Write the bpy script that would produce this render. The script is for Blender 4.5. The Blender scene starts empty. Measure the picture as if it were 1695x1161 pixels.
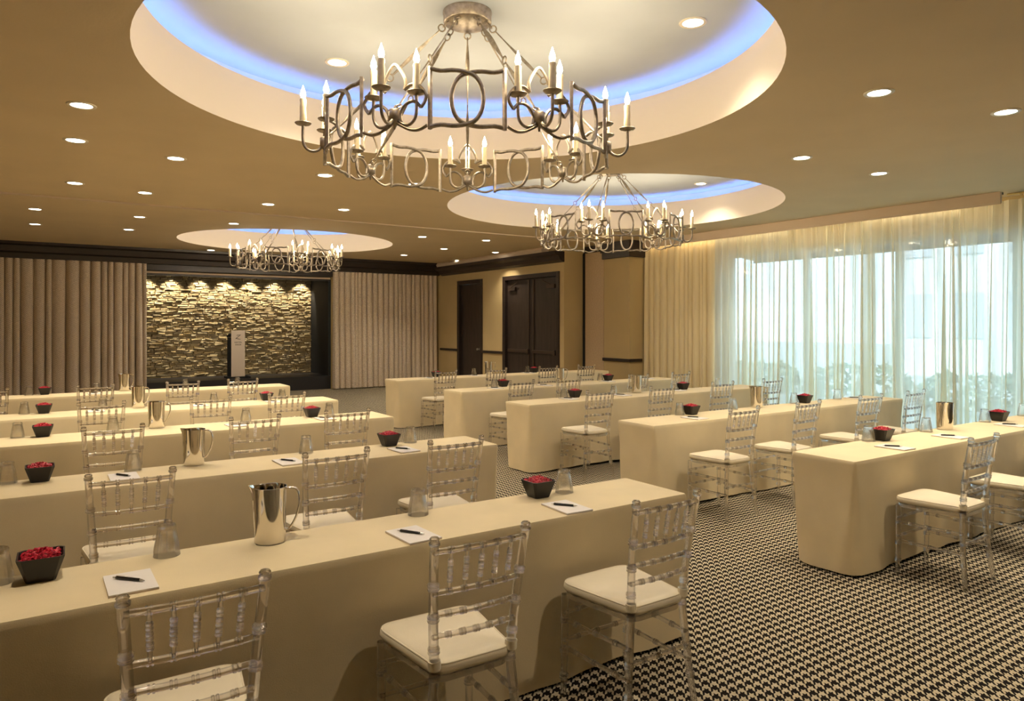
import bpy, bmesh, math, random
from mathutils import Vector, Matrix
R = math.radians
sc = bpy.context.scene
COL = sc.collection
rnd = random.Random(7)

# ------------------------------------------------------------------ camera
PXW, PXH = 1695.0, 1161.0
F, HOR, YAW, CH = 1185.0, 537.0, R(33.8), 1.62
cam_d = bpy.data.cameras.new('camera'); cam = bpy.data.objects.new('camera', cam_d)
COL.objects.link(cam); sc.camera = cam
cam.location = (0, 0, CH); cam.rotation_euler = (R(90), 0, -YAW)
cam_d.sensor_fit = 'HORIZONTAL'; cam_d.sensor_width = 36.0
cam_d.lens = 36.0 * F / PXW
cam_d.shift_y = (HOR - PXH / 2) / PXW
cam_d.clip_start = 0.05; cam_d.clip_end = 300

# ------------------------------------------------------------------ view, world, sun
vs = sc.view_settings
vs.view_transform = 'Standard'; vs.look = 'None'; vs.gamma = 1.0; vs.use_curve_mapping = False
vs.exposure = 1.0
cy = sc.cycles
cy.max_bounces = 10; cy.diffuse_bounces = 5; cy.glossy_bounces = 4
cy.transmission_bounces = 10; cy.transparent_max_bounces = 24
cy.caustics_reflective = False; cy.caustics_refractive = False
cy.sample_clamp_indirect = 4.0; cy.blur_glossy = 0.5
cy.use_denoising = True
try:
    cy.denoiser = 'OPENIMAGEDENOISE'
    cy.use_light_tree = True
except Exception: pass
wd = bpy.data.worlds.new('world'); sc.world = wd; wd.use_nodes = True
bg = wd.node_tree.nodes['Background']
bg.inputs[0].default_value = (0.60, 0.83, 1.0, 1); bg.inputs[1].default_value = 2.2
sun_d = bpy.data.lights.new('sun', 'SUN'); sun_d.energy = 3.0; sun_d.angle = R(1)
sun = bpy.data.objects.new('sun', sun_d); COL.objects.link(sun)
sun.rotation_euler = (R(8), R(-42), 0)

WARM = (1.0, 0.86, 0.64)
DOWN_W, CLUSTER_W, STAGE_W = 55.0, 7.0, 62.0

# ------------------------------------------------------------------ pixel helpers (photo pixel -> point on a known plane)
FX, FY = math.sin(YAW), math.cos(YAW); RX, RY = math.cos(YAW), -math.sin(YAW)
def at_z(px, py, z):
    d = F * (CH - z) / (py - HOR); u = (px - PXW / 2) / F * d
    return (FX * d + RX * u, FY * d + RY * u)
def at_y(px, py, Y):
    t = (px - PXW / 2) / F; d = Y / (FY + RY * t)
    return (FX * d + RX * t * d, CH - (py - HOR) / F * d)

# ------------------------------------------------------------------ materials
def new_mat(name):
    m = bpy.data.materials.new(name); m.use_nodes = True
    return m, m.node_tree, m.node_tree.nodes['Principled BSDF']
def pbr(name, col, rough=0.6, metal=0.0, var=0.0, scale=8.0, bump=0.0, bscale=200.0, spec=0.5, coat=0.0, aniso=None):
    m, nt, p = new_mat(name)
    p.inputs['Base Color'].default_value = (*col, 1); p.inputs['Roughness'].default_value = rough
    p.inputs['Metallic'].default_value = metal; p.inputs['Specular IOR Level'].default_value = spec
    p.inputs['Coat Weight'].default_value = coat
    tc = nt.nodes.new('ShaderNodeTexCoord')
    mp = nt.nodes.new('ShaderNodeMapping'); nt.links.new(tc.outputs['Object'], mp.inputs[0])
    if aniso: mp.inputs['Scale'].default_value = aniso
    if var:
        n = nt.nodes.new('ShaderNodeTexNoise'); n.inputs['Scale'].default_value = scale; n.inputs['Detail'].default_value = 5
        nt.links.new(mp.outputs[0], n.inputs[0])
        cr = nt.nodes.new('ShaderNodeValToRGB'); nt.links.new(n.outputs[0], cr.inputs[0])
        cr.color_ramp.elements[0].position = 0.3; cr.color_ramp.elements[1].position = 0.7
        cr.color_ramp.elements[0].color = (*[c * (1 - var) for c in col], 1)
        cr.color_ramp.elements[1].color = (*[min(1, c * (1 + var)) for c in col], 1)
        nt.links.new(cr.outputs[0], p.inputs['Base Color'])
    if bump:
        n = nt.nodes.new('ShaderNodeTexNoise'); n.inputs['Scale'].default_value = bscale; n.inputs['Detail'].default_value = 3
        nt.links.new(mp.outputs[0], n.inputs[0])
        b = nt.nodes.new('ShaderNodeBump'); b.inputs['Strength'].default_value = bump; b.inputs['Distance'].default_value = 0.01
        nt.links.new(n.outputs[0], b.inputs['Height']); nt.links.new(b.outputs[0], p.inputs['Normal'])
    return m
def emit(name, col, s):
    m = bpy.data.materials.new(name); m.use_nodes = True; nt = m.node_tree
    nt.nodes.remove(nt.nodes['Principled BSDF'])
    e = nt.nodes.new('ShaderNodeEmission'); e.inputs[0].default_value = (*col, 1); e.inputs[1].default_value = s
    nt.links.new(e.outputs[0], nt.nodes['Material Output'].inputs[0])
    return m
def math_node(nt, op, a, b=None):
    n = nt.nodes.new('ShaderNodeMath'); n.operation = op
    for i, v in enumerate((a, b)):
        if v is None: continue
        if isinstance(v, (int, float)): n.inputs[i].default_value = v
        else: nt.links.new(v, n.inputs[i])
    return n.outputs[0]

def carpet_mat():
    m, nt, p = new_mat('houndstooth_carpet')
    tc = nt.nodes.new('ShaderNodeTexCoord'); sx = nt.nodes.new('ShaderNodeSeparateXYZ')
    nt.links.new(tc.outputs['Object'], sx.inputs[0])
    P = 0.054
    u = math_node(nt, 'DIVIDE', sx.outputs[0], P); v = math_node(nt, 'DIVIDE', sx.outputs[1], P)
    warp = math_node(nt, 'LESS_THAN', math_node(nt, 'FRACT', u), 0.45)
    weft = math_node(nt, 'LESS_THAN', math_node(nt, 'FRACT', v), 0.45)
    tw = math_node(nt, 'LESS_THAN', math_node(nt, 'FRACT', math_node(nt, 'ADD', math_node(nt, 'MULTIPLY', math_node(nt, 'SUBTRACT', u, v), 2.0), 0.5)), 0.5)
    mixv = math_node(nt, 'ADD', math_node(nt, 'MULTIPLY', warp, tw), math_node(nt, 'MULTIPLY', weft, math_node(nt, 'SUBTRACT', 1.0, tw)))
    n = nt.nodes.new('ShaderNodeTexNoise'); n.inputs['Scale'].default_value = 60; n.inputs['Detail'].default_value = 3
    nt.links.new(tc.outputs['Object'], n.inputs[0])
    r1 = nt.nodes.new('ShaderNodeValToRGB'); nt.links.new(n.outputs[0], r1.inputs[0])
    r1.color_ramp.elements[0].position = .35; r1.color_ramp.elements[1].position = .65
    r1.color_ramp.elements[0].color = (.48, .405, .28, 1); r1.color_ramp.elements[1].color = (.60, .52, .375, 1)
    mx = nt.nodes.new('ShaderNodeMix'); mx.data_type = 'RGBA'
    nt.links.new(mixv, mx.inputs[0]); mx.inputs[6].default_value = (.010, .007, .006, 1)
    nt.links.new(r1.outputs[0], mx.inputs[7]); nt.links.new(mx.outputs[2], p.inputs['Base Color'])
    p.inputs['Roughness'].default_value = 0.95; p.inputs['Specular IOR Level'].default_value = 0.1
    n2 = nt.nodes.new('ShaderNodeTexNoise'); n2.inputs['Scale'].default_value = 500
    nt.links.new(tc.outputs['Object'], n2.inputs[0])
    b = nt.nodes.new('ShaderNodeBump'); b.inputs['Strength'].default_value = .5; b.inputs['Distance'].default_value = .004
    nt.links.new(n2.outputs[0], b.inputs['Height']); nt.links.new(b.outputs[0], p.inputs['Normal'])
    return m
def drape_mat(name, c1, c2, s):
    # woven chevron on the cloth
    m, nt, p = new_mat(name)
    tc = nt.nodes.new('ShaderNodeTexCoord'); sx = nt.nodes.new('ShaderNodeSeparateXYZ')
    nt.links.new(tc.outputs['Object'], sx.inputs[0])
    tri = math_node(nt, 'PINGPONG', math_node(nt, 'MULTIPLY', sx.outputs[0], s), 1.0)
    w = math_node(nt, 'FRACT', math_node(nt, 'ADD', math_node(nt, 'MULTIPLY', sx.outputs[2], s), tri))
    n = nt.nodes.new('ShaderNodeTexNoise'); n.inputs['Scale'].default_value = 40; n.inputs['Detail'].default_value = 4
    nt.links.new(tc.outputs['Object'], n.inputs[0])
    f = math_node(nt, 'GREATER_THAN', math_node(nt, 'ADD', math_node(nt, 'MULTIPLY', w, .6), n.outputs[0]), .8)
    mx = nt.nodes.new('ShaderNodeMix'); mx.data_type = 'RGBA'; nt.links.new(f, mx.inputs[0])
    mx.inputs[6].default_value = (*c1, 1); mx.inputs[7].default_value = (*c2, 1)
    nt.links.new(mx.outputs[2], p.inputs['Base Color'])
    p.inputs['Roughness'].default_value = .8; p.inputs['Specular IOR Level'].default_value = .25
    p.inputs['Sheen Weight'].default_value = .2
    return m
def sheer_mat(name, col, trans):
    m = bpy.data.materials.new(name); m.use_nodes = True; nt = m.node_tree
    nt.nodes.remove(nt.nodes['Principled BSDF'])
    d = nt.nodes.new('ShaderNodeBsdfDiffuse'); t = nt.nodes.new('ShaderNodeBsdfTranslucent'); tr = nt.nodes.new('ShaderNodeBsdfTransparent')
    d.inputs[0].default_value = (*col, 1); t.inputs[0].default_value = (*col, 1)
    a = nt.nodes.new('ShaderNodeMixShader'); a.inputs[0].default_value = .45
    nt.links.new(d.outputs[0], a.inputs[1]); nt.links.new(t.outputs[0], a.inputs[2])
    tc = nt.nodes.new('ShaderNodeTexCoord'); mp = nt.nodes.new('ShaderNodeMapping'); mp.inputs['Scale'].default_value = (3, 3, .15)
    n = nt.nodes.new('ShaderNodeTexNoise'); n.inputs['Scale'].default_value = 4; n.inputs['Detail'].default_value = 3
    nt.links.new(tc.outputs['Object'], mp.inputs[0]); nt.links.new(mp.outputs[0], n.inputs[0])
    mr = nt.nodes.new('ShaderNodeMapRange'); mr.inputs[1].default_value = .3; mr.inputs[2].default_value = .7
    mr.inputs[3].default_value = trans - .14; mr.inputs[4].default_value = trans + .14
    nt.links.new(n.outputs[0], mr.inputs[0])
    b = nt.nodes.new('ShaderNodeMixShader'); nt.links.new(mr.outputs[0], b.inputs[0])
    nt.links.new(a.outputs[0], b.inputs[1]); nt.links.new(tr.outputs[0], b.inputs[2])
    nt.links.new(b.outputs[0], nt.nodes['Material Output'].inputs[0])
    return m
def glass_mat(name, col, ior, rough=0.0, thru=.32):
    m, nt, p = new_mat(name)
    p.inputs['Base Color'].default_value = (*col, 1); p.inputs['Transmission Weight'].default_value = 1
    p.inputs['IOR'].default_value = ior; p.inputs['Roughness'].default_value = rough
    t = nt.nodes.new('ShaderNodeBsdfTransparent'); t.inputs[0].default_value = (*[min(1, c * 1.02) for c in col], 1)
    x = nt.nodes.new('ShaderNodeMixShader'); x.inputs[0].default_value = thru
    nt.links.new(p.outputs[0], x.inputs[1]); nt.links.new(t.outputs[0], x.inputs[2])
    nt.links.new(x.outputs[0], nt.nodes['Material Output'].inputs[0])
    return m
def pane_mat():
    m = bpy.data.materials.new('window_glass'); m.use_nodes = True; nt = m.node_tree
    nt.nodes.remove(nt.nodes['Principled BSDF'])
    t = nt.nodes.new('ShaderNodeBsdfTransparent'); t.inputs[0].default_value = (.93, .97, .98, 1)
    g = nt.nodes.new('ShaderNodeBsdfGlossy'); g.inputs['Roughness'].default_value = .02
    x = nt.nodes.new('ShaderNodeMixShader'); x.inputs[0].default_value = .06
    nt.links.new(t.outputs[0], x.inputs[1]); nt.links.new(g.outputs[0], x.inputs[2])
    nt.links.new(x.outputs[0], nt.nodes['Material Output'].inputs[0])
    return m

M = {
 'carpet': carpet_mat(),
 'ceiling': pbr('tan_ceiling_paint', (.70, .56, .36), .85, var=.03, scale=1.5, bump=.08, bscale=60),
 'dome': pbr('cream_dome_paint', (.66, .57, .46), .8),
 'dome_top': pbr('pale_grey_plaster', (.47, .50, .53), .85, var=.04, scale=2),
 'wall': pbr('gold_tan_wall_paint', (.50, .38, .19), .75, var=.04, scale=2, bump=.1, bscale=90),
 'panel': pbr('pinkish_partition_fabric', (.52, .39, .25), .9, var=.06, scale=30, bump=.2, bscale=300),
 'pelmet': pbr('pale_taupe_pelmet_fabric', (.66, .53, .40), .8),
 'wood': pbr('espresso_wood', (.022, .013, .010), .38, var=.35, scale=6, aniso=(1, 1, 8)),
 'door': pbr('dark_door_veneer', (.030, .020, .016), .42, var=.3, scale=5, aniso=(3, 3, .5)),
 'black': pbr('black_stage_fabric', (.008, .008, .009), .85),
 'stagefloor': pbr('black_stage_deck', (.020, .019, .022), .35),
 'cloth': pbr('cream_tablecloth', (.765, .64, .415), .75, var=.06, scale=3, bump=.12, bscale=260),
 'cushion': pbr('cream_cushion', (.80, .71, .54), .7, var=.03, scale=9, bump=.1, bscale=300),
 'acrylic': glass_mat('clear_acrylic', (.94, .925, .92), 1.45),
 'glass': glass_mat('drinking_glass', (1.0, 1.0, .99), 1.45, 0.0, .5),
 'steel': pbr('polished_steel', (.80, .76, .69), .07, 1.0),
 'bowl': pbr('black_lacquer', (.012, .011, .012), .35),
 'red': pbr('red_petals', (.50, .010, .035), .45, var=.4, scale=60),
 'paper': pbr('white_paper', (.82, .78, .76), .8),
 'pen': pbr('black_pen_plastic', (.010, .010, .011), .25),
 'silver': pbr('brushed_silver', (.65, .62, .58), .3, 1.0),
 'iron': pbr('aged_pewter_iron', (.36, .305, .235), .42, .9, var=.3, scale=30),
 'candle': pbr('candle_wax', (.86, .72, .46), .6, var=.08, scale=40),
 'flame': emit('bulb_glow', (1, .86, .62), 26),
 'lens': emit('downlight_lens', (1, .93, .78), 9),
 'trimring': pbr('downlight_trim', (.78, .70, .55), .4),
 'led': emit('blue_cove_led', (.17, .33, 1.0), 13),
 'drape_l': drape_mat('taupe_stage_drape', (.50, .405, .31), (.68, .57, .45), 26),
 'drape_r': drape_mat('beige_stage_drape', (.52, .42, .325), (.80, .69, .55), 26),
 'drape_c': pbr('cream_side_drape', (.80, .68, .43), .75, var=.05, scale=20, aniso=(1, 1, .1)),
 'sheer': sheer_mat('ivory_sheer', (.95, .93, .80), .26),
 'pane': pane_mat(),
 'frame': pbr('pale_window_frame', (.55, .57, .55), .5),
 'terrace': pbr('terrace_stone', (.35, .37, .38), .8, var=.1),
 'white_wall': pbr('white_stucco', (.82, .82, .80), .85, var=.03),
 'farwindow': pbr('far_window_glass', (.58, .62, .66), .2),
 'hedge': pbr('hedge_leaves', (.10, .17, .13), .8, var=.4, scale=12),
 'awning': pbr('slate_blue_awning', (.10, .15, .20), .8),
 'lectern': pbr('lectern_front_board', (.72, .61, .50), .55),
 'ink': pbr('dark_print', (.03, .025, .02), .6),
 'stone': pbr('ledgestone', (.40, .315, .18), .85, var=.18, scale=5, bump=.5, bscale=40),
 'stone2': pbr('ledgestone_grey', (.36, .295, .18), .85, var=.18, scale=5, bump=.5, bscale=40),
 'stone3': pbr('ledgestone_gold', (.44, .34, .18), .85, var=.18, scale=5, bump=.5, bscale=40),
 'strip': emit('warm_strip_glow', (1, .82, .5), 9),
 'ringmetal': pbr('brass_ring', (.7, .55, .25), .3, 1.0),
}

# ------------------------------------------------------------------ mesh helpers
class MB:
    def __init__(s): s.v = []; s.f = []; s.sm = []
    def add(s, vs_, fs, smooth=False, mat=None):
        o = len(s.v)
        s.v += [tuple(mat @ Vector(p)) if mat is not None else tuple(p) for p in vs_]
        s.f += [tuple(i + o for i in f) for f in fs]; s.sm += [smooth] * len(fs)
        return s
    def box(s, x0, x1, y0, y1, z0, z1, mat=None):
        v = [(x0, y0, z0), (x1, y0, z0), (x1, y1, z0), (x0, y1, z0), (x0, y0, z1), (x1, y0, z1), (x1, y1, z1), (x0, y1, z1)]
        return s.add(v, [(3, 2, 1, 0), (4, 5, 6, 7), (0, 1, 5, 4), (1, 2, 6, 5), (2, 3, 7, 6), (3, 0, 4, 7)], mat=mat)
    def tube(s, pts, r, n=8, cap=True, mat=None, closed=False, flat=None):
        pts = [Vector(p) for p in pts]; m = len(pts); rs = r if isinstance(r, (list, tuple)) else [r] * m
        up = None; v = []
        for i, p in enumerate(pts):
            a = pts[(i - 1) % m] if (i or closed) else pts[0]; b = pts[(i + 1) % m] if (i < m - 1 or closed) else pts[-1]
            t = (b - a).normalized()
            if up is None: up = t.orthogonal().normalized() if flat is None else (flat - t * flat.dot(t)).normalized()
            up = (up - t * up.dot(t)).normalized(); w = t.cross(up)
            for k in range(n):
                an = 2 * math.pi * k / n + (math.pi / n if n == 4 else 0)
                v.append(p + (up * math.cos(an) + w * math.sin(an)) * rs[i])
        f = []
        for i in range(m if closed else m - 1):
            j = (i + 1) % m
            for k in range(n):
                k2 = (k + 1) % n
                f.append((i * n + k, i * n + k2, j * n + k2, j * n + k))
        if cap and not closed:
            f.append(tuple(reversed(range(n)))); f.append(tuple((m - 1) * n + k for k in range(n)))
        return s.add(v, f, n > 5, mat)
    def lathe(s, prof, n=20, mat=None, cap=True, smooth=True):
        v = []; f = []; m = len(prof)
        for (r, z) in prof:
            for k in range(n):
                a = 2 * math.pi * k / n; v.append((r * math.cos(a), r * math.sin(a), z))
        for i in range(m - 1):
            for k in range(n):
                k2 = (k + 1) % n; f.append((i * n + k, i * n + k2, (i + 1) * n + k2, (i + 1) * n + k))
        if cap:
            if prof[0][0] > 1e-5: f.append(tuple(reversed(range(n))))
            if prof[-1][0] > 1e-5: f.append(tuple((m - 1) * n + k for k in range(n)))
        return s.add(v, f, smooth, mat)
    def torus(s, c, r, t, normal=(0, 0, 1), n=16, k=6):
        c = Vector(c); nn = Vector(normal).normalized(); a = nn.orthogonal().normalized(); b = nn.cross(a)
        return s.tube([c + (a * math.cos(2 * math.pi * i / n) + b * math.sin(2 * math.pi * i / n)) * r for i in range(n)], t, k, closed=True)
    def prism(s, poly, z0, z1, mat=None):
        n = len(poly); v = [(x, y, z0) for x, y in poly] + [(x, y, z1) for x, y in poly]
        f = [tuple(reversed(range(n))), tuple(range(n, 2 * n))] + [(i, (i + 1) % n, n + (i + 1) % n, n + i) for i in range(n)]
        return s.add(v, f, mat=mat)
    def mesh(s, name, m):
        me = bpy.data.meshes.new(name); me.from_pydata(s.v, [], s.f); me.materials.append(M[m] if isinstance(m, str) else m)
        me.polygons.foreach_set('use_smooth', s.sm); me.update()
        if any(s.sm): me.set_sharp_from_angle(angle=R(50))
        return me
    def build(s, name, m, parent=None, loc=None, bevel=0.0):
        return obj(name, s.mesh(name, m), parent, loc, bevel=bevel)
def obj(name, me, parent=None, loc=None, rz=0.0, bevel=0.0):
    o = bpy.data.objects.new(name, me); COL.objects.link(o)
    if parent: o.parent = parent
    if loc: o.location = loc
    if rz: o.rotation_euler.z = rz
    if bevel:
        b = o.modifiers.new('bevel', 'BEVEL'); b.width = bevel; b.segments = 2; b.limit_method = 'ANGLE'
    return o
def tag(o, label, cat, group=None):
    o['label'] = label; o['category'] = cat
    if group: o['group'] = group
    return o
def thing(name, label, cat, loc=(0, 0, 0), rz=0.0, group=None):
    return tag(obj(name, None, None, loc, rz), label, cat, group)
def struct(o): o['kind'] = 'structure'; return o
def stuff(o): o['kind'] = 'stuff'; return o
def spline(pts, n=6):
    P = [Vector(p) for p in pts]; out = []
    for i in range(len(P) - 1):
        p0 = P[max(i - 1, 0)]; p1 = P[i]; p2 = P[i + 1]; p3 = P[min(i + 2, len(P) - 1)]
        for k in range(n):
            t = k / n
            out.append(.5 * ((2 * p1) + (p2 - p0) * t + (2 * p0 - 5 * p1 + 4 * p2 - p3) * t * t + (3 * p1 - p0 - 3 * p2 + p3) * t ** 3))
    out.append(P[-1]); return out
def copy_tree(o, parent=None):
    c = o.copy(); COL.objects.link(c); c.parent = parent
    for ch in list(o.children): copy_tree(ch, c)
    return c
def spot(name, parent, loc, power, size, blend, col=WARM, rot=None, radius=.05):
    l = bpy.data.lights.new(name, 'SPOT'); l.energy = power; l.spot_size = size; l.spot_blend = blend; l.color = col; l.shadow_soft_size = radius
    o = bpy.data.objects.new(name, l); COL.objects.link(o); o.parent = parent; o.location = loc
    if rot: o.rotation_euler = rot
    return o

# ------------------------------------------------------------------ room shell
ZC = 3.25                                   # ceiling
XL, XW, YB, YF = -2.6, 10.35, 17.35, -3.0   # left wall, window wall, stage wall, wall behind the camera
XD = 9.14                                   # wall with the doors
ZLIP, ZUP = 3.66, 3.80
DOMES = [(2.523, 4.328, 2.08), (6.72, 7.55, 2.28), (4.24, 14.3, 2.03)]

struct(MB().box(XL - .2, XW + .1, YF - .2, 19.6, -.12, 0).build('floor', 'carpet'))
def ceiling():
    bm = bmesh.new(); edges = []
    def loop(pts):
        vv = [bm.verts.new((x, y, ZC)) for x, y in pts]
        edges.extend(bm.edges.new((vv[i], vv[(i + 1) % len(vv)])) for i in range(len(vv)))
    loop([(XL, YF), (XW, YF), (XW, YB + .1), (XL, YB + .1)])
    for cx, cyy, r in DOMES:
        loop([(cx + r * math.cos(2 * math.pi * k / 96), cyy + r * math.sin(2 * math.pi * k / 96)) for k in range(96)])
    bmesh.ops.triangle_fill(bm, use_beauty=True, use_dissolve=False, edges=edges)
    for f in bm.faces:
        if f.normal.z > 0: f.normal_flip()
    me = bpy.data.meshes.new('ceiling'); bm.to_mesh(me); bm.free(); me.materials.append(M['ceiling'])
    return struct(obj('ceiling', me))
CEIL = ceiling()
for i, (cx, cyy, r) in enumerate(DOMES):
    h = MB()
    n = 96
    prof = [(r, ZC), (r, ZLIP), (r + .012, ZLIP), (r + .012, ZLIP - .07), (r + .24, ZLIP - .07)]
    h.lathe(prof, n, cap=False)
    side = h.build('dome_side', 'dome', CEIL, (cx, cyy, 0))
    MB().lathe([(r + .24, ZLIP - .07), (r + .24, ZUP), (0.001, ZUP)], n, cap=False).build('dome_top', 'dome_top', CEIL, (cx, cyy, 0))
    MB().torus((0, 0, ZLIP - .045), r + .075, .014, n=96, k=6).build('cove_light', 'led', CEIL, (cx, cyy, 0))
struct(MB().box(XL - .3, XW + .3, YF - .3, 19.8, 4.05, 4.2).build('roof_light_block', 'black'))  # unseen slab added over ceiling and domes to keep sunlight from leaking in
struct(MB().box(XL - .2, XL, YF - .2, YB + .2, 0, 4.05).build('wall_left', 'wall'))
struct(MB().box(XL, XW + .2, YF - .2, YF, 0, 4.05).build('wall_behind', 'wall'))
# wall with the stage: two flanks and the header
ST0, ST1, ZST = 2.06, 6.2, .33              # stage opening and deck height
wb = MB().box(XL, ST0 - .25, YB, YB + .12, 0, 4.05).box(ST1 + .02, XD + .1, YB, YB + .12, 0, 4.05).box(ST0 - .25, ST1 + .02, YB, YB + .12, 2.82, 4.05)
struct(wb.build('wall_back', 'wall'))
def profile_run(name, prof, a, b, axis, m):
    # prof: list of (out, z); swept along axis from a to b
    mb = MB(); n = len(prof)
    P = lambda t, o, z: (t, o, z) if axis == 'x' else (o, t, z)
    v = [P(a, o, z) for o, z in prof] + [P(b, o, z) for o, z in prof]
    f = [(i, (i + 1) % n, n + (i + 1) % n, n + i) for i in range(n)] + [tuple(range(n)), tuple(range(n, 2 * n))]
    mb.add(v, f)
    me = mb.mesh(name, m); bm = bmesh.new(); bm.from_mesh(me); bmesh.ops.recalc_face_normals(bm, faces=bm.faces); bm.to_mesh(me); bm.free()
    return obj(name, me)
yb = YB
struct(profile_run('trim_1', [(yb, 3.249), (yb - .36, 3.249), (yb - .36, 3.20), (yb - .30, 3.17), (yb - .27, 3.06), (yb - .20, 3.03), (yb - .18, 2.93), (yb, 2.93)], XL, XD, 'x', 'wood'))
struct(MB().box(ST0, ST1, yb + .13, yb + .22, 2.70, 3.1).build('trim_2', 'wood'))
struct(MB().box(ST0 - .1, ST1, yb - .06, yb - .001, 2.80, 2.93).build('trim_12', 'wood'))
struct(MB().box(ST0, ST1, yb + .10, yb + .125, 2.745, 2.79).build('trim_3', 'pelmet'))
# wall with doors
D1 = (14.94, 16.17); D2 = (11.86, 14.02); DT = 2.73
wd_ = MB().box(XD, XD + .15, 11.72, D2[0], 0, 4.05).box(XD, XD + .15, D2[1], D1[0], 0, 4.05).box(XD, XD + .15, D1[1], YB + .12, 0, 4.05)
wd_.box(XD, XD + .15, D2[0], D2[1], DT, 4.05).box(XD, XD + .15, D1[0], D1[1], DT, 4.05)
wd_.box(XD + .15, 9.66, 11.72, 11.87, 0, 4.05)
struct(wd_.build('wall_door', 'wall'))
struct(profile_run('trim_4', [(XD, 3.13), (XD - .26, 3.13), (XD - .24, 3.07), (XD - .15, 3.03), (XD - .11, 2.95), (XD - .02, 2.91), (XD, 2.91)], 11.70, 16.99, 'y', 'wood'))
struct(profile_run('trim_5', [(XD, 3.249), (XD - .16, 3.249), (XD - .20, 3.20), (XD - .18, 3.145), (XD - .1, 3.131), (XD, 3.131)], 12.25, 16.99, 'y', 'pelmet'))
rail = lambda x: [(x, .985), (x - .035, .98), (x - .03, .95), (x - .045, .935), (x, .92)]
struct(profile_run('trim_6', rail(XD), D1[1] + .0, 17.1, 'y', 'wood')); struct(profile_run('trim_7', rail(XD), D2[1], D1[0], 'y', 'wood'))
for i, (a, b) in enumerate(((D1[1], 17.1), (D2[1], D1[0]))):
    struct(MB().box(XD - .018, XD, a, b, 0, .12).build('baseboard_door' + ('' if i == 0 else '_%d' % (i + 1)), 'wood'))
def door(name, y0, y1, leaves, bars):
    root = struct(obj(name, None, None, (XD, (y0 + y1) / 2, 0)))
    hw = (y1 - y0) / 2; c = .10
    fr = MB().box(-.03, .12, -hw, -hw + c, 0, DT).box(-.03, .12, hw - c, hw, 0, DT).box(-.03, .12, -hw + c, hw - c, DT - c, DT)
    fr.build('door_frame', 'wood', root, bevel=.008)
    w = (2 * hw - 2 * c) / leaves
    for k in range(leaves):
        a = -hw + c + k * w; g = .004
        lf = MB().box(.05, .095, a + g, a + w - g, .01, DT - c - g).build('door_leaf', 'door', root)
        if bars:
            MB().box(.005, .049, a + .12, a + w - .06, .98, 1.05).box(-.01, .049, a + .07, a + .14, .96, 1.07).build('push_bar', 'silver_dark', lf, bevel=.006)
            s = 1 if k == 0 else -1
            yy = a + w - .09 if k == 0 else a + .09
            MB().tube([(.03, yy, 1.05), (.03, yy, DT - c - .02)], .014, 8).tube([(.03, yy, .98), (.03, yy, .1)], .014, 8).build('latch_rod', 'silver_dark', lf)
            y2 = a + .1 if k == 0 else a + w - .1
            MB().box(.0, .049, min(y2, y2 + s * .28), max(y2, y2 + s * .28), DT - c - .24, DT - c - .16).tube([(.0, y2 + s * .14, DT - c - .16), (-.02, y2 + s * .4, DT - c - .06)], .01, 6).build('door_closer', 'silver_dark', lf)
        else:
            MB().lathe([(.028, 0), (.028, .012), (.012, .02), (.012, .045), (.028, .06), (.024, .085), (0, .09)], 14, Matrix.Translation((.05, a + .12, 1.0)) @ Matrix.Rotation(R(-90), 4, 'Y')).build('door_knob', 'silver', lf)
            for z in (.3, 1.3, 2.35): MB().tube([(.045, a + w - .02, z), (.045, a + w - .02, z + .11)], .009, 8).build('hinge', 'silver_dark', lf)
    return root
M['silver_dark'] = pbr('dark_bronze_hardware', (.10, .075, .06), .4, .8)
door('door_1', D1[0], D1[1], 1, False)
door('door_2', D2[0], D2[1], 2, True)
# folded partition panel and pillar
XP = 9.62
t = thing('folding_partition', 'pinkish folded partition panel parked between door wall and pillar', 'partition', (XP, 11.3, 0))
MB().box(0, .10, -.27, .31, .02, 3.10).build('panel', 'panel', t)
MB().box(.004, .10, .312, .40, .02, 3.10).build('edge_seal', 'black', t)
MB().box(.02, .08, -.27, .40, 3.10, 3.24).build('hanger_track', 'wood', t)
pil = struct(MB().box(XP, XW, 10.27, 11.02, 0, 4.05).build('wall_pillar', 'wall'))
def collar(name, x0, x1, y0, y1, z0, z1, dx):
    return struct(MB().box(x0 - dx, x1, y0 - dx, y1, z0, z1).build(name, 'wood', bevel=.008))
collar('trim_8', XP, XW, 10.27, 11.03, 3.05, 3.249, .10); collar('trim_9', XP, XW, 10.27, 11.03, 2.93, 3.05, .055)
collar('trim_10', XP, 9.93, 10.27, 11.03, .885, .945, .04)
struct(MB().box(XP - .02, XP, 10.25, 11.02, 0, .12).build('baseboard_pillar', 'wood'))
# ceiling track of the partition
struct(MB().box(XL, XP, 10.80, 10.87, 3.232, 3.249).box(XL, XP, 10.90, 10.93, 3.24, 3.249).build('trim_11', 'pelmet'))
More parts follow.
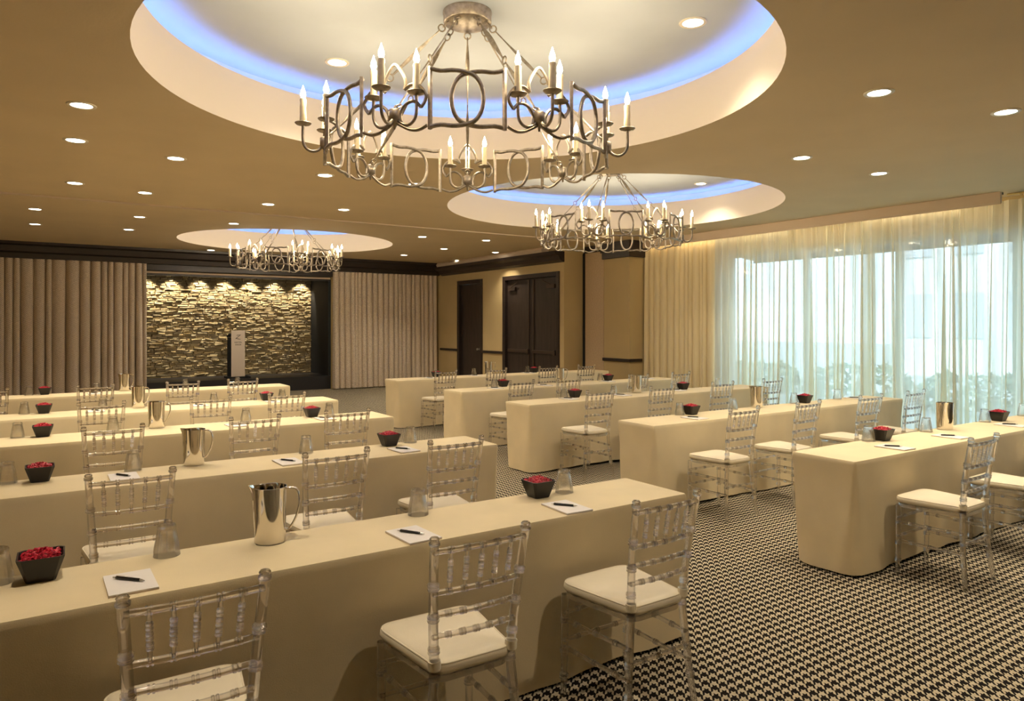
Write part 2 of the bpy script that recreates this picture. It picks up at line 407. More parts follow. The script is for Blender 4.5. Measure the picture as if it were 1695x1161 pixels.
# wall over / beside the window
WZ = 2.86; WY0, WY1 = 1.0, 8.5
struct(MB().box(XW, XW + .2, YF, WY0, 0, 4.05).box(XW, XW + .2, WY1, 17.5, 0, 4.05).box(XW, XW + .2, WY0, WY1, WZ, 4.05).build('wall_right', 'wall'))
nb = 5; bw = (WY1 - WY0) / nb
for k in range(nb):
    a = WY0 + k * bw; b = a + bw
    w = struct(obj('window_%d' % (k + 1), None, None, (XW + .1, (a + b) / 2, 0)))
    hw = bw / 2
    MB().box(-.03, .03, -hw, -hw + .05, 0, WZ).box(-.03, .03, hw - .05, hw, 0, WZ).box(-.03, .03, -hw + .05, hw - .05, 0, .08).box(-.03, .03, -hw + .05, hw - .05, WZ - .06, WZ).build('window_frame', 'frame', w)
    MB().box(-.004, .004, -hw + .05, hw - .05, .08, WZ - .06).build('window_pane', 'pane', w)
# ------------------------------------------------------------------ outside the window
struct(MB().box(XW + .2, 60, -40, 60, -.3, -.05).build('terrace', 'terrace'))
t = thing('neighbour_building', 'sunlit white building across the terrace behind the sheer curtains', 'building', (24, 9.5, 0))
MB().box(0, 6, -3.2, 3.2, -.05, 9).build('facade', 'white_wall', t)
for r_ in range(3):
    for c_ in range(4):
        y = -2.4 + c_ * 1.5; z = 1.2 + r_ * 2.6
        MB().box(-.05, .05, y, y + .8, z, z + 1.4).build('far_window', 'farwindow', t)
t = thing('awning', 'slate blue awning band above the tall windows', 'awning', (XW + .4, 4.75, 2.76))
MB().add([(0, -3.9, .10), (.5, -3.9, .05), (.5, 3.9, .05), (0, 3.9, .10), (.5, -3.9, 0), (.5, 3.9, 0)], [(0, 1, 2, 3), (1, 4, 5, 2)]).build('canvas', 'awning', t)
for k in range(6): MB().tube([(0, -3.75 + k * 1.5, .09), (.5, -3.75 + k * 1.5, .04)], .02, 6).build('awning_arm', 'frame', t)
def shrub(x, y, h, r, i, label):
    rr = random.Random(i); mb = MB()
    for _ in range(420):
        th = rr.uniform(0, 6.283); zz = rr.uniform(.05, 1); q = r * math.sqrt(max(.05, 1 - (zz - .35) ** 2 * 1.7)) * rr.uniform(.75, 1.02)
        c = Vector((q * math.cos(th), q * math.sin(th), zz * h)); s = rr.uniform(.08, .16)
        a = Vector((rr.uniform(-1, 1), rr.uniform(-1, 1), rr.uniform(-1, 1))).normalized(); b = a.orthogonal().normalized()
        mb.add([c - a * s, c + b * s * .5, c + a * s, c - b * s * .5], [(0, 1, 2, 3)])
    t = thing('shrub', label, 'shrub', (x, y, -.05), 0, 'shrubs beyond the windows')
    stuff(mb.build('foliage', 'hedge', t)); MB().tube([(0, 0, 0), (0, 0, h * .6)], .05, 6).build('stem', 'wood', t)
for i, (x, y, h, r) in enumerate([(15, 1.2, .75, 1.1), (15.2, 3.8, .65, 1.1), (15, 6.4, .7, 1.1), (15.4, 9.0, .75, 1.1), (15.2, 11.6, .7, 1.1), (15.2, 14.3, .75, 1.1)]):
    shrub(x, y, h, r, i, 'low rounded green shrub outside the window, %s from the right' % ['first', 'second', 'third', 'fourth', 'fifth', 'sixth'][i])

# ------------------------------------------------------------------ stage
S = struct(MB().box(ST0 - .3, ST1 + .05, 17.49, 19.3, 0, ZST).build('floor_stage', 'stagefloor'))
struct(MB().box(ST0 - .4, ST0 - .3, 17.47, 19.3, 0, 4.05).build('wall_stage_left', 'black'))
struct(MB().box(ST1, ST1 + .1, 17.6, 19.3, 0, 4.05).build('wall_stage_right', 'black'))
struct(MB().box(ST0 - .4, ST1 + .1, 17.47, 19.5, 2.98, 3.05).build('ceiling_stage', 'black'))
YS = 18.95
SW = struct(MB().box(ST0 - .4, ST1 + .1, YS + .02, YS + .25, 0, 3.0).build('wall_stone', 'stone2'))
def stones():
    rr = random.Random(3); lst = []
    z = ZST
    while z < 2.96:
        h = rr.uniform(.032, .06); x = ST0 - .3 + rr.uniform(-.1, 0)
        while x < ST1:
            w = rr.uniform(.08, .27); x1 = min(x + w, ST1 - .005)
            lst.append((max(x, ST0 - .29), x1, z, z + h, rr.uniform(.025, .065))); x += w
        z += h
    var = []
    for k in range(15):
        mb = MB(); j = lambda s: rr.uniform(-s, s)
        v = []
        for (yy, e) in ((0, 0), (-1, 1)):
            for (xx, zz) in ((-.5, -.5), (.5, -.5), (.5, .5), (-.5, .5)):
                v.append((xx * (1 - e * .08) + j(.05) * e, yy + j(.22) * e, zz * (1 - e * .16) + j(.14) * e))
        v.append((j(.2), -1.15 + j(.25), j(.2)))
        f = [(0, 1, 5, 4), (1, 2, 6, 5), (2, 3, 7, 6), (3, 0, 4, 7), (4, 5, 8), (5, 6, 8), (6, 7, 8), (7, 4, 8)]
        mb.add(v, [tuple(q) for q in f]); var.append(mb.mesh('stone_block', ('stone', 'stone2', 'stone3')[k % 3]))
    lst.sort(key=lambda s: -(s[1] - s[0]) * (s[3] - s[2]) * (.3 if s[0] < ST0 else 1))
    rest = {}
    for i, (x0, x1, z0, z1, d) in enumerate(lst):
        k = rr.randrange(15); g = .004
        mt = Matrix.Translation(((x0 + x1) / 2, YS + .02, (z0 + z1) / 2)) @ Matrix.Diagonal((x1 - x0 - g, d, z1 - z0 - g, 1))
        if i < 300:
            o = bpy.data.objects.new('stone', var[k]); COL.objects.link(o); o.parent = SW; o.matrix_local = mt
        else:
            me = var[k]; mb = rest.setdefault(k % 3, MB())
            mb.add([tuple(v.co) for v in me.vertices], [tuple(p.vertices) for p in me.polygons], mat=mt)
    for k, mb in rest.items(): stuff(mb.build('small_stones', ('stone', 'stone2', 'stone3')[k], SW))
stones()
for i, px in enumerate((241.7, 282.6, 329, 371, 413, 452, 496.7)):
    x, _ = at_y(px, 480, YS)
    t = thing('wall_washer', 'small recessed spotlight over the stone wall, %s from the left' % ['first', 'second', 'third', 'fourth', 'fifth', 'sixth', 'seventh'][i], 'spotlight', (x, YS - .34, 2.98), 0, 'spotlights over the stone wall')
    MB().lathe([(.045, 0), (.06, 0), (.06, -.05), (.045, -.05), (.045, -.005)], 16, cap=False).build('housing', 'black', t)
    MB().lathe([(.044, -.03), (0.001, -.03)], 16, cap=False).build('lens', 'lens', t)
    spot('lamp', t, (0, 0, -.06), STAGE_W, R(68), .5, (1, .86, .62), (R(20), 0, 0), .02)

# lectern with emblem and words
X0, X1 = 3.93, 4.24
t = thing('lectern', 'narrow white fronted lectern with hotel emblem on the dark stage', 'lectern', ((X0 + X1) / 2, 17.95, ZST))
MB().box(-.26, .26, -.20, .22, 0, .04).build('base', 'black', t)
MB().box(-.20, .155, .0, .16, .04, .975).build('column', 'black', t)
MB().add([(-.2, -.06, 1.04), (.16, -.04, 1.04), (.16, .22, .98), (-.2, .22, .98), (-.2, -.04, 1.07), (.16, -.04, 1.07), (.16, .22, 1.01), (-.2, .22, 1.01)], [(3, 2, 1, 0), (4, 5, 6, 7), (0, 1, 5, 4), (1, 2, 6, 5), (2, 3, 7, 6), (3, 0, 4, 7)]).build('reading_shelf', 'black', t)
fp = MB().box(-.155, .155, -.075, -.045, .04, 1.14).build('front_panel', 'lectern', t)
def text_part(txt, size, x, z, parent, y):
    cu = bpy.data.curves.new('txt', 'FONT'); cu.body = txt; cu.size = size; cu.align_x = 'CENTER'; cu.extrude = .0015; cu.offset = .0008; cu.space_character = 1.25
    ob = bpy.data.objects.new('txt', cu); COL.objects.link(ob)
    dg = bpy.context.evaluated_depsgraph_get(); me = bpy.data.meshes.new_from_object(ob.evaluated_get(dg))
    bpy.data.objects.remove(ob); me.materials.clear(); me.materials.append(M['ink'])
    o = obj('lettering', me, parent, (x, y, z)); o.rotation_euler = (R(90), 0, 0); return o
text_part('HOTEL', .046, 0, .842, fp, -.0765); text_part('ZAZA', .046, 0, .787, fp, -.0765)
em = MB(); Mx = Matrix.Translation((0, -.0765, .985)) @ Matrix.Rotation(R(90), 4, 'X') @ Matrix.Diagonal((.85, .85, 1, 1))
em.prism([(-.035, .058), (.07, .062), (.085, .07), (.06, .05), (-.03, .046), (-.05, .035)], 0, .002, Mx)
em.prism([(.07, .062), (.045, .055), (-.075, -.045), (-.045, -.038)], 0, .002, Mx)
em.prism([(-.085, -.05), (-.05, -.038), (0, -.045), (.05, -.062), (.075, -.05), (.05, -.074), (.0, -.062), (-.05, -.052)], 0, .002, Mx)
em.build('emblem', 'ink', fp)

# ------------------------------------------------------------------ curtains
def curtain(name, m, axis, a, b, pos, z0, z1, amp, period, seed, label, group, n_per=10, parent=None, sway=.01, cat='curtain', cusp=False):
    rr = random.Random(seed); L = b - a
    # fold phases with uneven widths
    edges = [0.0]
    while edges[-1] < L: edges.append(edges[-1] + period * rr.uniform(.6, 1.5))
    amps = [rr.uniform(.55, 1.25) for _ in edges]; shifts = [rr.uniform(-1, 1) for _ in edges]
    cols = []
    for i in range(len(edges) - 1):
        for k in range(n_per):
            s = edges[i] + (edges[i + 1] - edges[i]) * k / n_per
            if s > L: break
            cols.append((s, i, k / n_per))
    rows = 9; v = []; f = []
    for r_ in range(rows):
        q = r_ / (rows - 1); z = z1 + (z0 - z1) * q
        for (s, i, tt) in cols:
            ph = 2 * math.pi * tt
            A = amp * amps[i] * (.65 + .5 * q)
            off = A * math.sin(ph) if not cusp else A * (1.0 - 2.0 * abs(math.sin(ph / 2)) ** .75)
            along = s + (.42 * A * math.sin(2 * ph) if not cusp else -.30 * A * math.sin(ph)) + shifts[i] * sway * q
            along = min(max(along, 0), L)
            p = (a + along, pos + off, z) if axis == 'x' else (pos + off, a + along, z)
            v.append(p)
    nc = len(cols)
    for r_ in range(rows - 1):
        for c_ in range(nc - 1):
            f.append((r_ * nc + c_, r_ * nc + c_ + 1, (r_ + 1) * nc + c_ + 1, (r_ + 1) * nc + c_))
    ctr = Vector((((a + b) / 2, pos, z0) if axis == 'x' else (pos, (a + b) / 2, z0)))
    mb = MB(); mb.add([Vector(p) - ctr for p in v], f, True)
    o = mb.build(name, m, parent, ctr)
    if parent is None: tag(o, label, cat, group)
    return o
curtain('stage_curtain', 'drape_l', 'x', -2.4, ST0 - .02, YB - .10, .02, 2.935, .075, .165, 11, 'taupe herringbone drape hanging left of the stone wall stage', 'stage drapes', n_per=14, cusp=True)
curtain('stage_curtain', 'drape_r', 'x', ST1 + .02, 9.10, YB - .10, .02, 2.935, .08, .13, 12, 'pinkish beige drape between the stage and the doors', 'stage drapes', n_per=14, cusp=True)
ng = 'sheer curtain panels along the windows'
XS = 10.02
curtain('side_drape', 'drape_c', 'y', 9.35, 10.24, XS - .01, .02, 3.22, .055, .16, 21, 'cream opaque drape gathered beside the tan pillar', None, n_per=14, cusp=True)
curtain('side_drape', 'drape_c', 'y', 8.56, 9.35, XS + .03, .02, 3.22, .035, .12, 22, 'paler cream drape between gathered drape and first sheer', None, n_per=14, cusp=True)
cuts = [8.5, 7.15, 5.85, 4.6, 3.4, 2.0]
nm = ['leftmost', 'second', 'third', 'fourth', 'rightmost']
for k in range(5):
    curtain('sheer_curtain', 'sheer', 'y', cuts[k + 1] - .10, cuts[k], XS + .19 * (k % 2), .02, 3.185, .065, .13, 30 + k,
            'translucent ivory sheer curtain over the windows, %s panel' % nm[k], ng, sway=.05)
t = thing('pelmet', 'long pale taupe pelmet box above the sheer curtains', 'pelmet', (9.87, 7.1, 3.1))
o = profile_run('pelmet_box', [(0, .149), (.05, .149), (.05, .02), (.03, .0), (.012, .0), (0, .025)], -3.13, 3.12, 'y', 'pelmet'); o.parent = t
MB().box(.045, .09, -3.13, 3.12, .12, .149).build('mounting_board', 'wood', t)
MB().tube([(.085, -3.05, .10), (.085, 3.05, .10)], .010, 6).build('added_strip_light', 'strip', t)  # hidden warm strip added behind the pelmet to brighten the sheers' top
t = thing('curtain_rod', 'brass curtain rod with rings at the right end of the pelmet', 'curtain rod', (XS, 2.9, 3.225))
MB().tube([(0, -1.0, 0), (0, 1.05, 0)], .014, 10).build('rod', 'ringmetal', t)
for k in range(16): MB().torus((0, -.9 + k * .12, -.012), .022, .005, (.3, 1, 0), 12, 5).build('ring', 'ringmetal', t)

# ------------------------------------------------------------------ draped tables
TZ = .745
T = [('L', 0, -.85, 2.81, 2.57, .46), ('L', 1, -.85, 2.82, 4.39, .48), ('L', 2, -.85, 2.84, 6.24, .52), ('L', 3, -.8, 2.93, 7.97, .52), ('L', 4, -.7, 3.04, 10.2, .52),
     ('R', 0, 4.33, 8.45, 2.56, .46), ('R', 1, 4.43, 8.5, 4.43, .46), ('R', 2, 4.45, 8.55, 6.31, .48), ('R', 3, 4.58, 8.6, 8.02, .48), ('R', 4, 4.68, 9.0, 10.16, .50)]
ROWN = ['nearest', 'second', 'third', 'fourth', 'farthest']
SIDE = {'L': 'left-hand', 'R': 'window-side'}
def cloth_mesh(lx, ly, seed, soft):
    rr = random.Random(seed); step = .045
    ph = [rr.uniform(0, 6.28) for _ in range(8)]
    hx, hy = lx / 2, ly / 2
    def outline(r, flare):
        pts = []; ax, ay = hx + flare, hy + flare * .6
        nx = int(lx / step); ny = max(6, int(ly / step)); nc = 8
        cs = [(ax - r, ay - r, 0), (-ax + r, ay - r, 90), (-ax + r, -ay + r, 180), (ax - r, -ay + r, 270)]
        for q, (cx, cyy, a0) in enumerate(cs):
            for k in range(nc + 1):
                an = R(a0 + 90 * k / nc); pts.append((cx + r * math.cos(an), cyy + r * math.sin(an)))
            nxt = cs[(q + 1) % 4]; e0 = pts[-1]; an = R(nxt[2]); e1 = (nxt[0] + r * math.cos(an), nxt[1] + r * math.sin(an))
            m = nx if q % 2 == 0 else ny
            for k in range(1, m): pts.append((e0[0] + (e1[0] - e0[0]) * k / m, e0[1] + (e1[1] - e0[1]) * k / m))
        return pts
    lev = [(0, .014, -.006), (.008, .016, 0.0), (.03, .018, .002), (.10, .03, .003), (.22, .045, .005), (.36, .065, .007), (.5, .09, .009), (.62, .11, .011), (.725, .13, .013)]
    v = []; f = []; n = None
    for (dz, r, fl) in lev:
        q = dz / .725; r2 = .014 + (r - .014) * soft
        o = outline(r2, fl); n = len(o); per = 0; prev = o[-1]
        for (x, y) in o:
            per += math.hypot(x - prev[0], y - prev[1]); prev = (x, y)
            w = q * (.010 * math.sin(per * 6 + ph[0] + math.sin(per * 1.7)) + .007 * math.sin(per * 13 + ph[1] + 1.5 * math.sin(per * 2.3)) + .004 * math.sin(per * 24 + ph[2]))
            nx_, ny_ = (math.copysign(1, x) if abs(x) > hx - .12 else 0), (math.copysign(1, y) if abs(y) > hy - .12 else 0)
            pinch = -.012 * soft * math.exp(-((dz - .22) / .16) ** 2) * abs(nx_)
            zz = TZ - dz + (.008 * math.sin(per * 2.3 + ph[3]) * q if dz > .6 else 0)
            v.append((x + nx_ * (w + pinch), y + ny_ * w, zz))
    for i in range(len(lev) - 1):
        for k in range(n):
            k2 = (k + 1) % n; f.append((i * n + k2, i * n + k, (i + 1) * n + k, (i + 1) * n + k2))
    # top skin
    f.append(tuple(range(n)))
    mb = MB(); mb.add(v, f, True); mb.sm[-1] = False
    return mb
for (sd, i, x0, x1, y0, dp) in T:
    where = 'left of the aisle' if sd == 'L' else 'right of the aisle towards the windows'
    t = thing('draped_table', 'long table under a cream cloth, %s row, %s' % (ROWN[i], where), 'table', ((x0 + x1) / 2, y0 + dp / 2, 0), 0, 'long draped tables')
    lx = x1 - x0
    cloth_mesh(lx, dp, i + (10 if sd == 'R' else 0), 1.0 if sd == 'R' else .45).build('tablecloth', 'cloth', t)
    MB().box(-lx / 2 + .02, lx / 2 - .02, -dp / 2 + .02, dp / 2 - .02, .715, .738).build('tabletop', 'wood', t)
    for sx in (-1, 1):
        for sy in (-1, 1): MB().tube([(sx * (lx / 2 - .3), sy * (dp / 2 - .08), 0), (sx * (lx / 2 - .3), sy * (dp / 2 - .08), .715)], .014, 6).build('leg', 'silver', t)

# ------------------------------------------------------------------ chairs
def bamboo(pts, r, nodes, n=8, ring=1.35):
    mb = MB(); P = [Vector(p) for p in pts]; mb.tube(P, r, n)
    cum = [0]
    for i in range(1, len(P)): cum.append(cum[-1] + (P[i] - P[i - 1]).length)
    rr_ = r if not isinstance(r, (list, tuple)) else max(r)
    for q in nodes:
        d = q * cum[-1]
        for i in range(1, len(P)):
            if cum[i] >= d:
                tt = (d - cum[i - 1]) / (cum[i] - cum[i - 1]); c = P[i - 1].lerp(P[i], tt); dr = (P[i] - P[i - 1]).normalized()
                for e in (-.006, .006): mb.tube([c + dr * (e - .003), c + dr * (e + .003)], rr_ * ring, n)
                break
    return mb
def post(s, z):   # rear post position at a height
    if z >= .46:
        q = (z - .46) / .46; return Vector((s * (.146 + .029 * q), -.015 * q - .045 * q * q, z))
    q = (.46 - z) / .46; return Vector((s * (.146 + .045 * q), -.005 * q - .030 * q * q, z))
def make_chair():
    root = obj('acrylic_chair', None)
    for s in (-1, 1):
        zz = [0, .1, .2, .3, .4, .46, .55, .65, .75, .85, .912]
        rad = [.0135, .0145, .0155, .0165, .017, .0165, .0165, .016, .0155, .015, .0145]
        b = bamboo([post(s, z) for z in zz], rad, (.17, .30, .50, .60, .72, .84), 10, 1.2)
        b.lathe([(.0145, 0), (.019, .004), (.019, .014), (.0145, .018), (.017, .024), (.012, .030), (0, .031)], 10, Matrix.Translation(post(s, .908)))
        b.build('rear_leg', 'acrylic', root)
        fl = bamboo([(s * .190, .375, 0), (s * .186, .372, .12), (s * .184, .37, .30), (s * .184, .37, .445)], [.013, .0145, .0165, .017], (.2, .45, .75), 10, 1.2)
        fl.build('front_leg', 'acrylic', root)
        for z in (.215, .335): bamboo([post(s, z), (s * .185, .371, z)], .0095, (.2, .5, .8), 8).build('side_stretcher', 'acrylic', root)
        tie = MB().tube([post(s, .485), post(s, .515)], .022, 10); tie.build('cushion_tie', 'cushion', root)
    for z in (.245, .365): bamboo([(-.185, .371, z), (.185, .371, z)], .0095, (.2, .5, .8), 8).build('front_stretcher', 'acrylic', root)
    bamboo([post(-1, .275), post(1, .275)], .0095, (.25, .5, .75), 8).build('rear_stretcher', 'acrylic', root)
    for z in (.888, .745, .668, .595):
        a, b = post(-1, z), post(1, z); mid = (a + b) / 2 + Vector((0, -.012, 0))
        nodes = [(k + 1) / 6 for k in range(5)]
        bamboo([a, a.lerp(mid, .5) + Vector((0, -.003, 0)), mid, b.lerp(mid, .5) + Vector((0, -.003, 0)), b], .0105, nodes, 8, 1.25).build('back_rail', 'acrylic', root)
    for k in range(5):
        u = (k + 1) / 6 * 2 - 1
        a = post(1, .745); b = post(1, .888); bo = -.012 * (1 - u * u)
        pts = [Vector((a.x * u, a.y + bo, .745)).lerp(Vector((b.x * u, b.y + bo, .888)), q) for q in (0, .15, .35, .5, .65, .85, 1)]
        bamboo(pts, [.005, .0065, .0085, .009, .0085, .0065, .005], (.3, .5, .7), 8, 1.15).build('spindle', 'acrylic', root)
    def seat_poly(g, n=7):
        # rounded trapezoid: rear narrow, front wide
        c = [(-.150 - g, -.012 - g), (.150 + g, -.012 - g), (.202 + g, .395 + g), (-.202 - g, .395 + g)]; rr = [.05, .05, .075, .075]
        out = []
        for i, (x, y) in enumerate(c):
            p = Vector((x, y)); a = (Vector(c[i - 1]) - p).normalized(); b = (Vector(c[(i + 1) % 4]) - p).normalized()
            for k in range(n + 1):
                t_ = k / n; q0 = p + a * rr[i]; q1 = p + b * rr[i]
                q = q0 * (1 - t_) ** 2 + p * 2 * t_ * (1 - t_) + q1 * t_ * t_; out.append((q.x, q.y))
        return out
    def slab(levels, cap_top=True):
        mb = MB(); v = []; f = []; n = None
        for (g, z) in levels:
            pl = seat_poly(g); n = len(pl); v += [(x, y, z) for x, y in pl]
        for i in range(len(levels) - 1):
            for k in range(n): k2 = (k + 1) % n; f.append((i * n + k, i * n + k2, (i + 1) * n + k2, (i + 1) * n + k))
        f.append(tuple(reversed(range(n)))); f.append(tuple((len(levels) - 1) * n + k for k in range(n)))
        mb.add(v, f, True); mb.sm[-1] = mb.sm[-2] = False; return mb
    slab([(-.02, .432), (-.008, .434), (-.006, .455), (-.012, .458)]).build('seat_frame', 'acrylic', root)
    cu = slab([(-.022, .4585), (-.002, .463), (.004, .474), (.002, .492), (-.006, .500), (-.03, .505), (-.075, .508)]).build('cushion', 'cushion', root)
    MB().tube([Vector((x, y, .497)) for x, y in seat_poly(-.002)], .0035, 6, closed=True).build('piping', 'cushion', cu)
    return root
CHAIRS = {
 ('L', 0): [.363, 1.245, 2.115], ('L', 1): [.386, 1.375, 2.12], ('L', 2): [.457, 1.387, 2.11], ('L', 3): [.507, 1.416, 2.137], ('L', 4): [-.40, .594, 1.512, 2.208],
 ('R', 0): [4.872, 5.86, 6.86], ('R', 1): [4.895, 5.78, 6.795, 7.64], ('R', 2): [4.942, 5.853, 6.863, 7.81], ('R', 3): [4.983, 5.72, 6.94, 7.775], ('R', 4): [5.145, 6.05, 7.06, 7.877]}
CY = {('L', 0): 2.035, ('L', 1): 3.765, ('L', 2): 5.525, ('L', 3): 7.27, ('L', 4): 9.40, ('R', 0): 2.045, ('R', 1): 3.85, ('R', 2): 5.71, ('R', 3): 7.22, ('R', 4): 9.46}
NTH = ['first', 'second', 'third', 'fourth']
proto = make_chair(); first = True
for (sd, i), xs in CHAIRS.items():
    order = sorted(xs, reverse=(sd == 'L'))
    for x in xs:
        c = proto if first else copy_tree(proto); first = False
        c.location = (x, CY[(sd, i)] + .06, 0); c.rotation_euler.z = R(rnd.uniform(-2.5, 2.5))
        tag(c, 'clear acrylic chair with cream cushion, %s from the aisle at the %s %s table' % (NTH[order.index(x)], ROWN[i], SIDE[sd]), 'chair', 'acrylic chairs at the draped tables')

# ------------------------------------------------------------------ table settings
def make_glass():
    MBg = MB()
    MBg.lathe([(.0475, 0), (.045, .03), (.0345, .090), (.033, .096), (.033, .112), (.0305, .1165), (.001, .1165), (.001, .100), (.026, .099), (.0305, .092), (.0425, .03), (.0455, 0), (.0475, 0)], 24, cap=False)
    return MBg.mesh('drinking_glass', 'glass')
GL = make_glass()
def make_pitcher():
    root = obj('water_pitcher', None); mb = MB(); n = 32
    prof = [(.001, .002), (.056, 0), (.060, .004), (.0605, .02), (.062, .12), (.064, .20), (.0655, .222), (.0635, .222), (.062, .20), (.059, .02), (.001, .012)]
    v = []; f = []
    for (r, z) in prof:
        for k in range(n):
            a = 2 * math.pi * k / n; e = max(0, (z - .15) / .07) ** 2 * math.exp(-((abs(a - math.pi)) / .32) ** 2)
            rr = r * (1 + .28 * e); v.append((rr * math.cos(a), rr * math.sin(a), z + .006 * e))
    for i in range(len(prof) - 1):
        for k in range(n): k2 = (k + 1) % n; f.append((i * n + k, i * n + k2, (i + 1) * n + k2, (i + 1) * n + k))
    mb.add(v, f, True); mb.build('body', 'steel', root)
    P = spline([(.060, 0, .212), (.085, 0, .214), (.104, 0, .205), (.113, 0, .175), (.111, 0, .135), (.098, 0, .09), (.075, 0, .052), (.060, 0, .048)], 4)
    mb = MB()
    for w in (-.004, 0, .004): mb.tube([p + Vector((0, w, 0)) for p in P], .0042, 8)
    mb.build('handle', 'steel', root)
    return root
def make_bowl():
    root = obj('candy_bowl', None); mb = MB()
    def ring(h, z, c=.014): return [(x, y, z) for x, y in [(h - c, -h), (h, -h + c), (h, h - c), (h - c, h), (-h + c, h), (-h, h - c), (-h, -h + c), (-h + c, -h)]]
    lev = [ring(.042, 0, .008), ring(.044, .004, .008), ring(.068, .078), ring(.070, .086), ring(.065, .086), ring(.062, .072), ring(.040, .012, .008)]
    v = [p for l in lev for p in l]; f = [tuple(reversed(range(8)))]
    for i in range(6):
        for k in range(8): k2 = (k + 1) % 8; f.append((i * 8 + k, i * 8 + k2, (i + 1) * 8 + k2, (i + 1) * 8 + k))
    f.append(tuple(48 + k for k in range(8)))
    mb.add(v, f); mb.build('bowl', 'bowl', root)
    rr = random.Random(5); mb = MB()
    g = 6; base = []
    mb.add([(-.056, -.056, .070), (.056, -.056, .070), (.056, .056, .070), (-.056, .056, .070), (0, 0, .090)], [(0, 1, 4), (1, 2, 4), (2, 3, 4), (3, 0, 4)])
    for _ in range(190):
        x, y = rr.uniform(-.055, .055), rr.uniform(-.055, .055); d = max(abs(x), abs(y)) / .055
        z = .078 + .020 * (1 - d ** 2) + rr.uniform(-.003, .004); s = rr.uniform(.006, .011)
        a = Vector((rr.uniform(-1, 1), rr.uniform(-1, 1), rr.uniform(-.5, .5))).normalized(); b = a.orthogonal().normalized(); c = a.cross(b); p = Vector((x, y, z))
        mb.add([p + a * s, p - a * s, p + b * s * .7, p - b * s * .7, p + c * s * .35, p - c * s * .35], [(0, 2, 4), (2, 1, 4), (1, 3, 4), (3, 0, 4), (2, 0, 5), (1, 2, 5), (3, 1, 5), (0, 3, 5)])
    stuff(mb.build('red_petals', 'red', root))
    return root
def make_pad():
    root = obj('notepad', None)
    MB().box(-.073, .073, -.108, .108, 0, .003).build('cover_board', 'pelmet', root)
    MB().box(-.073, .073, -.108, .108, .003, .008).build('sheets', 'paper', root)
    return root
def make_pen():
    root = obj('ballpoint_pen', None); rot = Matrix.Rotation(R(90), 4, 'Y')
    MB().lathe([(.0035, -.050), (.0052, -.046), (.0055, -.002), (.0052, 0), (.0055, .002), (.0052, .044), (.004, .047)], 10, rot).build('barrel', 'pen', root)
    MB().lathe([(.0042, .047), (.0036, .054), (.001, .066), (0, .067)], 10, rot).build('tip', 'silver', root)
    MB().lathe([(0, -.062), (.002, -.062), (.002, -.054), (.0035, -.050)], 10, rot).build('push_button', 'silver', root)
    MB().box(-.048, -.015, -.0015, .0015, .006, .0075).build('clip', 'silver', root)
    return root
PROTO = {'pitcher': make_pitcher(), 'bowl': make_bowl(), 'pad': make_pad(), 'pen': make_pen()}
USED = {k: False for k in PROTO}
ITEMS = {   # photo pixels of the point where each thing meets the table top
 ('L', 0): dict(glass=[(-4, 964), (276, 918), (692, 852), (934, 815)], bowl=[(68, 955), (891, 820)], pitcher=[(447, 897)], pad=[(216, 967), (684, 890), (938, 845)]),
 ('L', 1): dict(glass=[(12, 800), (220, 778), (506.6, 748.5), (679.5, 732)], bowl=[(66, 794), (644, 737)], pitcher=[(321, 768)], pad=[(205, 791), (478, 766), (668, 746)]),
 ('L', 2): dict(glass=[(29, 721), (187, 707), (407, 691.5), (545, 683)], bowl=[(71, 718), (516, 688)], pitcher=[(259, 705)], pad=[(172, 719), (391, 705), (538, 694)]),
 ('L', 3): dict(glass=[(40, 683), (170, 672), (353.8, 664), (467, 657)], bowl=[(73, 681), (441, 661)], pitcher=[(229, 672)], pad=[(159, 681.5), (331, 672), (453, 666)]),
 ('L', 4): dict(glass=[(48, 655), (160, 647.5), (307, 641), (393, 636.5)], bowl=[(74, 653)], pitcher=[(206, 647)], pad=[(157, 652.3), (291, 645.5), (386, 641.5)]),
 ('R', 0): dict(glass=[(1440, 728), (1533, 715), (1630, 698), (1693, 685)], bowl=[(1460, 727), (1653, 696)], pitcher=[(1564, 710)], pad=[(1481, 742), (1573, 724), (1674, 705)]),
 ('R', 1): dict(glass=[(1125, 685), (1213.6, 674.5), (1314, 663), (1386, 655)], bowl=[(1144, 685), (1332, 663)], pitcher=[(1252.4, 671)], pad=[(1150, 693), (1416, 660)]),
 ('R', 2): dict(glass=[(933.4, 657.5), (1015.7, 648), (1113, 640), (1188, 634)], bowl=[(951.5, 656.5), (1130.5, 641.5)], pitcher=[(1053.7, 648)], pad=[(942, 661), (1029, 655), (1131, 646)]),
 ('R', 3): dict(glass=[(820, 639), (995, 628)], bowl=[(833, 639), (1006.7, 628.5)], pitcher=[(927, 631)], pad=[(820, 643.5), (901, 638.5), (1005, 632), (1071, 627.3)]),
 ('R', 4): dict(glass=[(784.5, 620.5), (870, 616.5)], bowl=[(722, 622.5), (884, 613.5)], pitcher=[(809, 617.5)], pad=[(713, 626.3), (787, 622.5), (873, 618)]),
}
TD = {(s, i): (x0, x1, y0, dp) for (s, i, x0, x1, y0, dp) in T}
POS = ['first', 'second', 'third', 'fourth', 'fifth']
INFO = {'glass': ('drinking_glass', 'upturned clear tumbler', 'glass', 'upturned tumblers on the tables'), 'bowl': ('candy_bowl', 'black square bowl heaped with red petals', 'bowl', 'black bowls of red petals'),
        'pitcher': ('water_pitcher', 'polished steel water pitcher with loop handle', 'pitcher', 'steel pitchers on the tables'), 'pad': ('notepad', 'small white notepad', 'notepad', 'notepads on the tables'),
        'pen': ('ballpoint_pen', 'black pen with silver tip', 'pen', 'black pens on the notepads')}
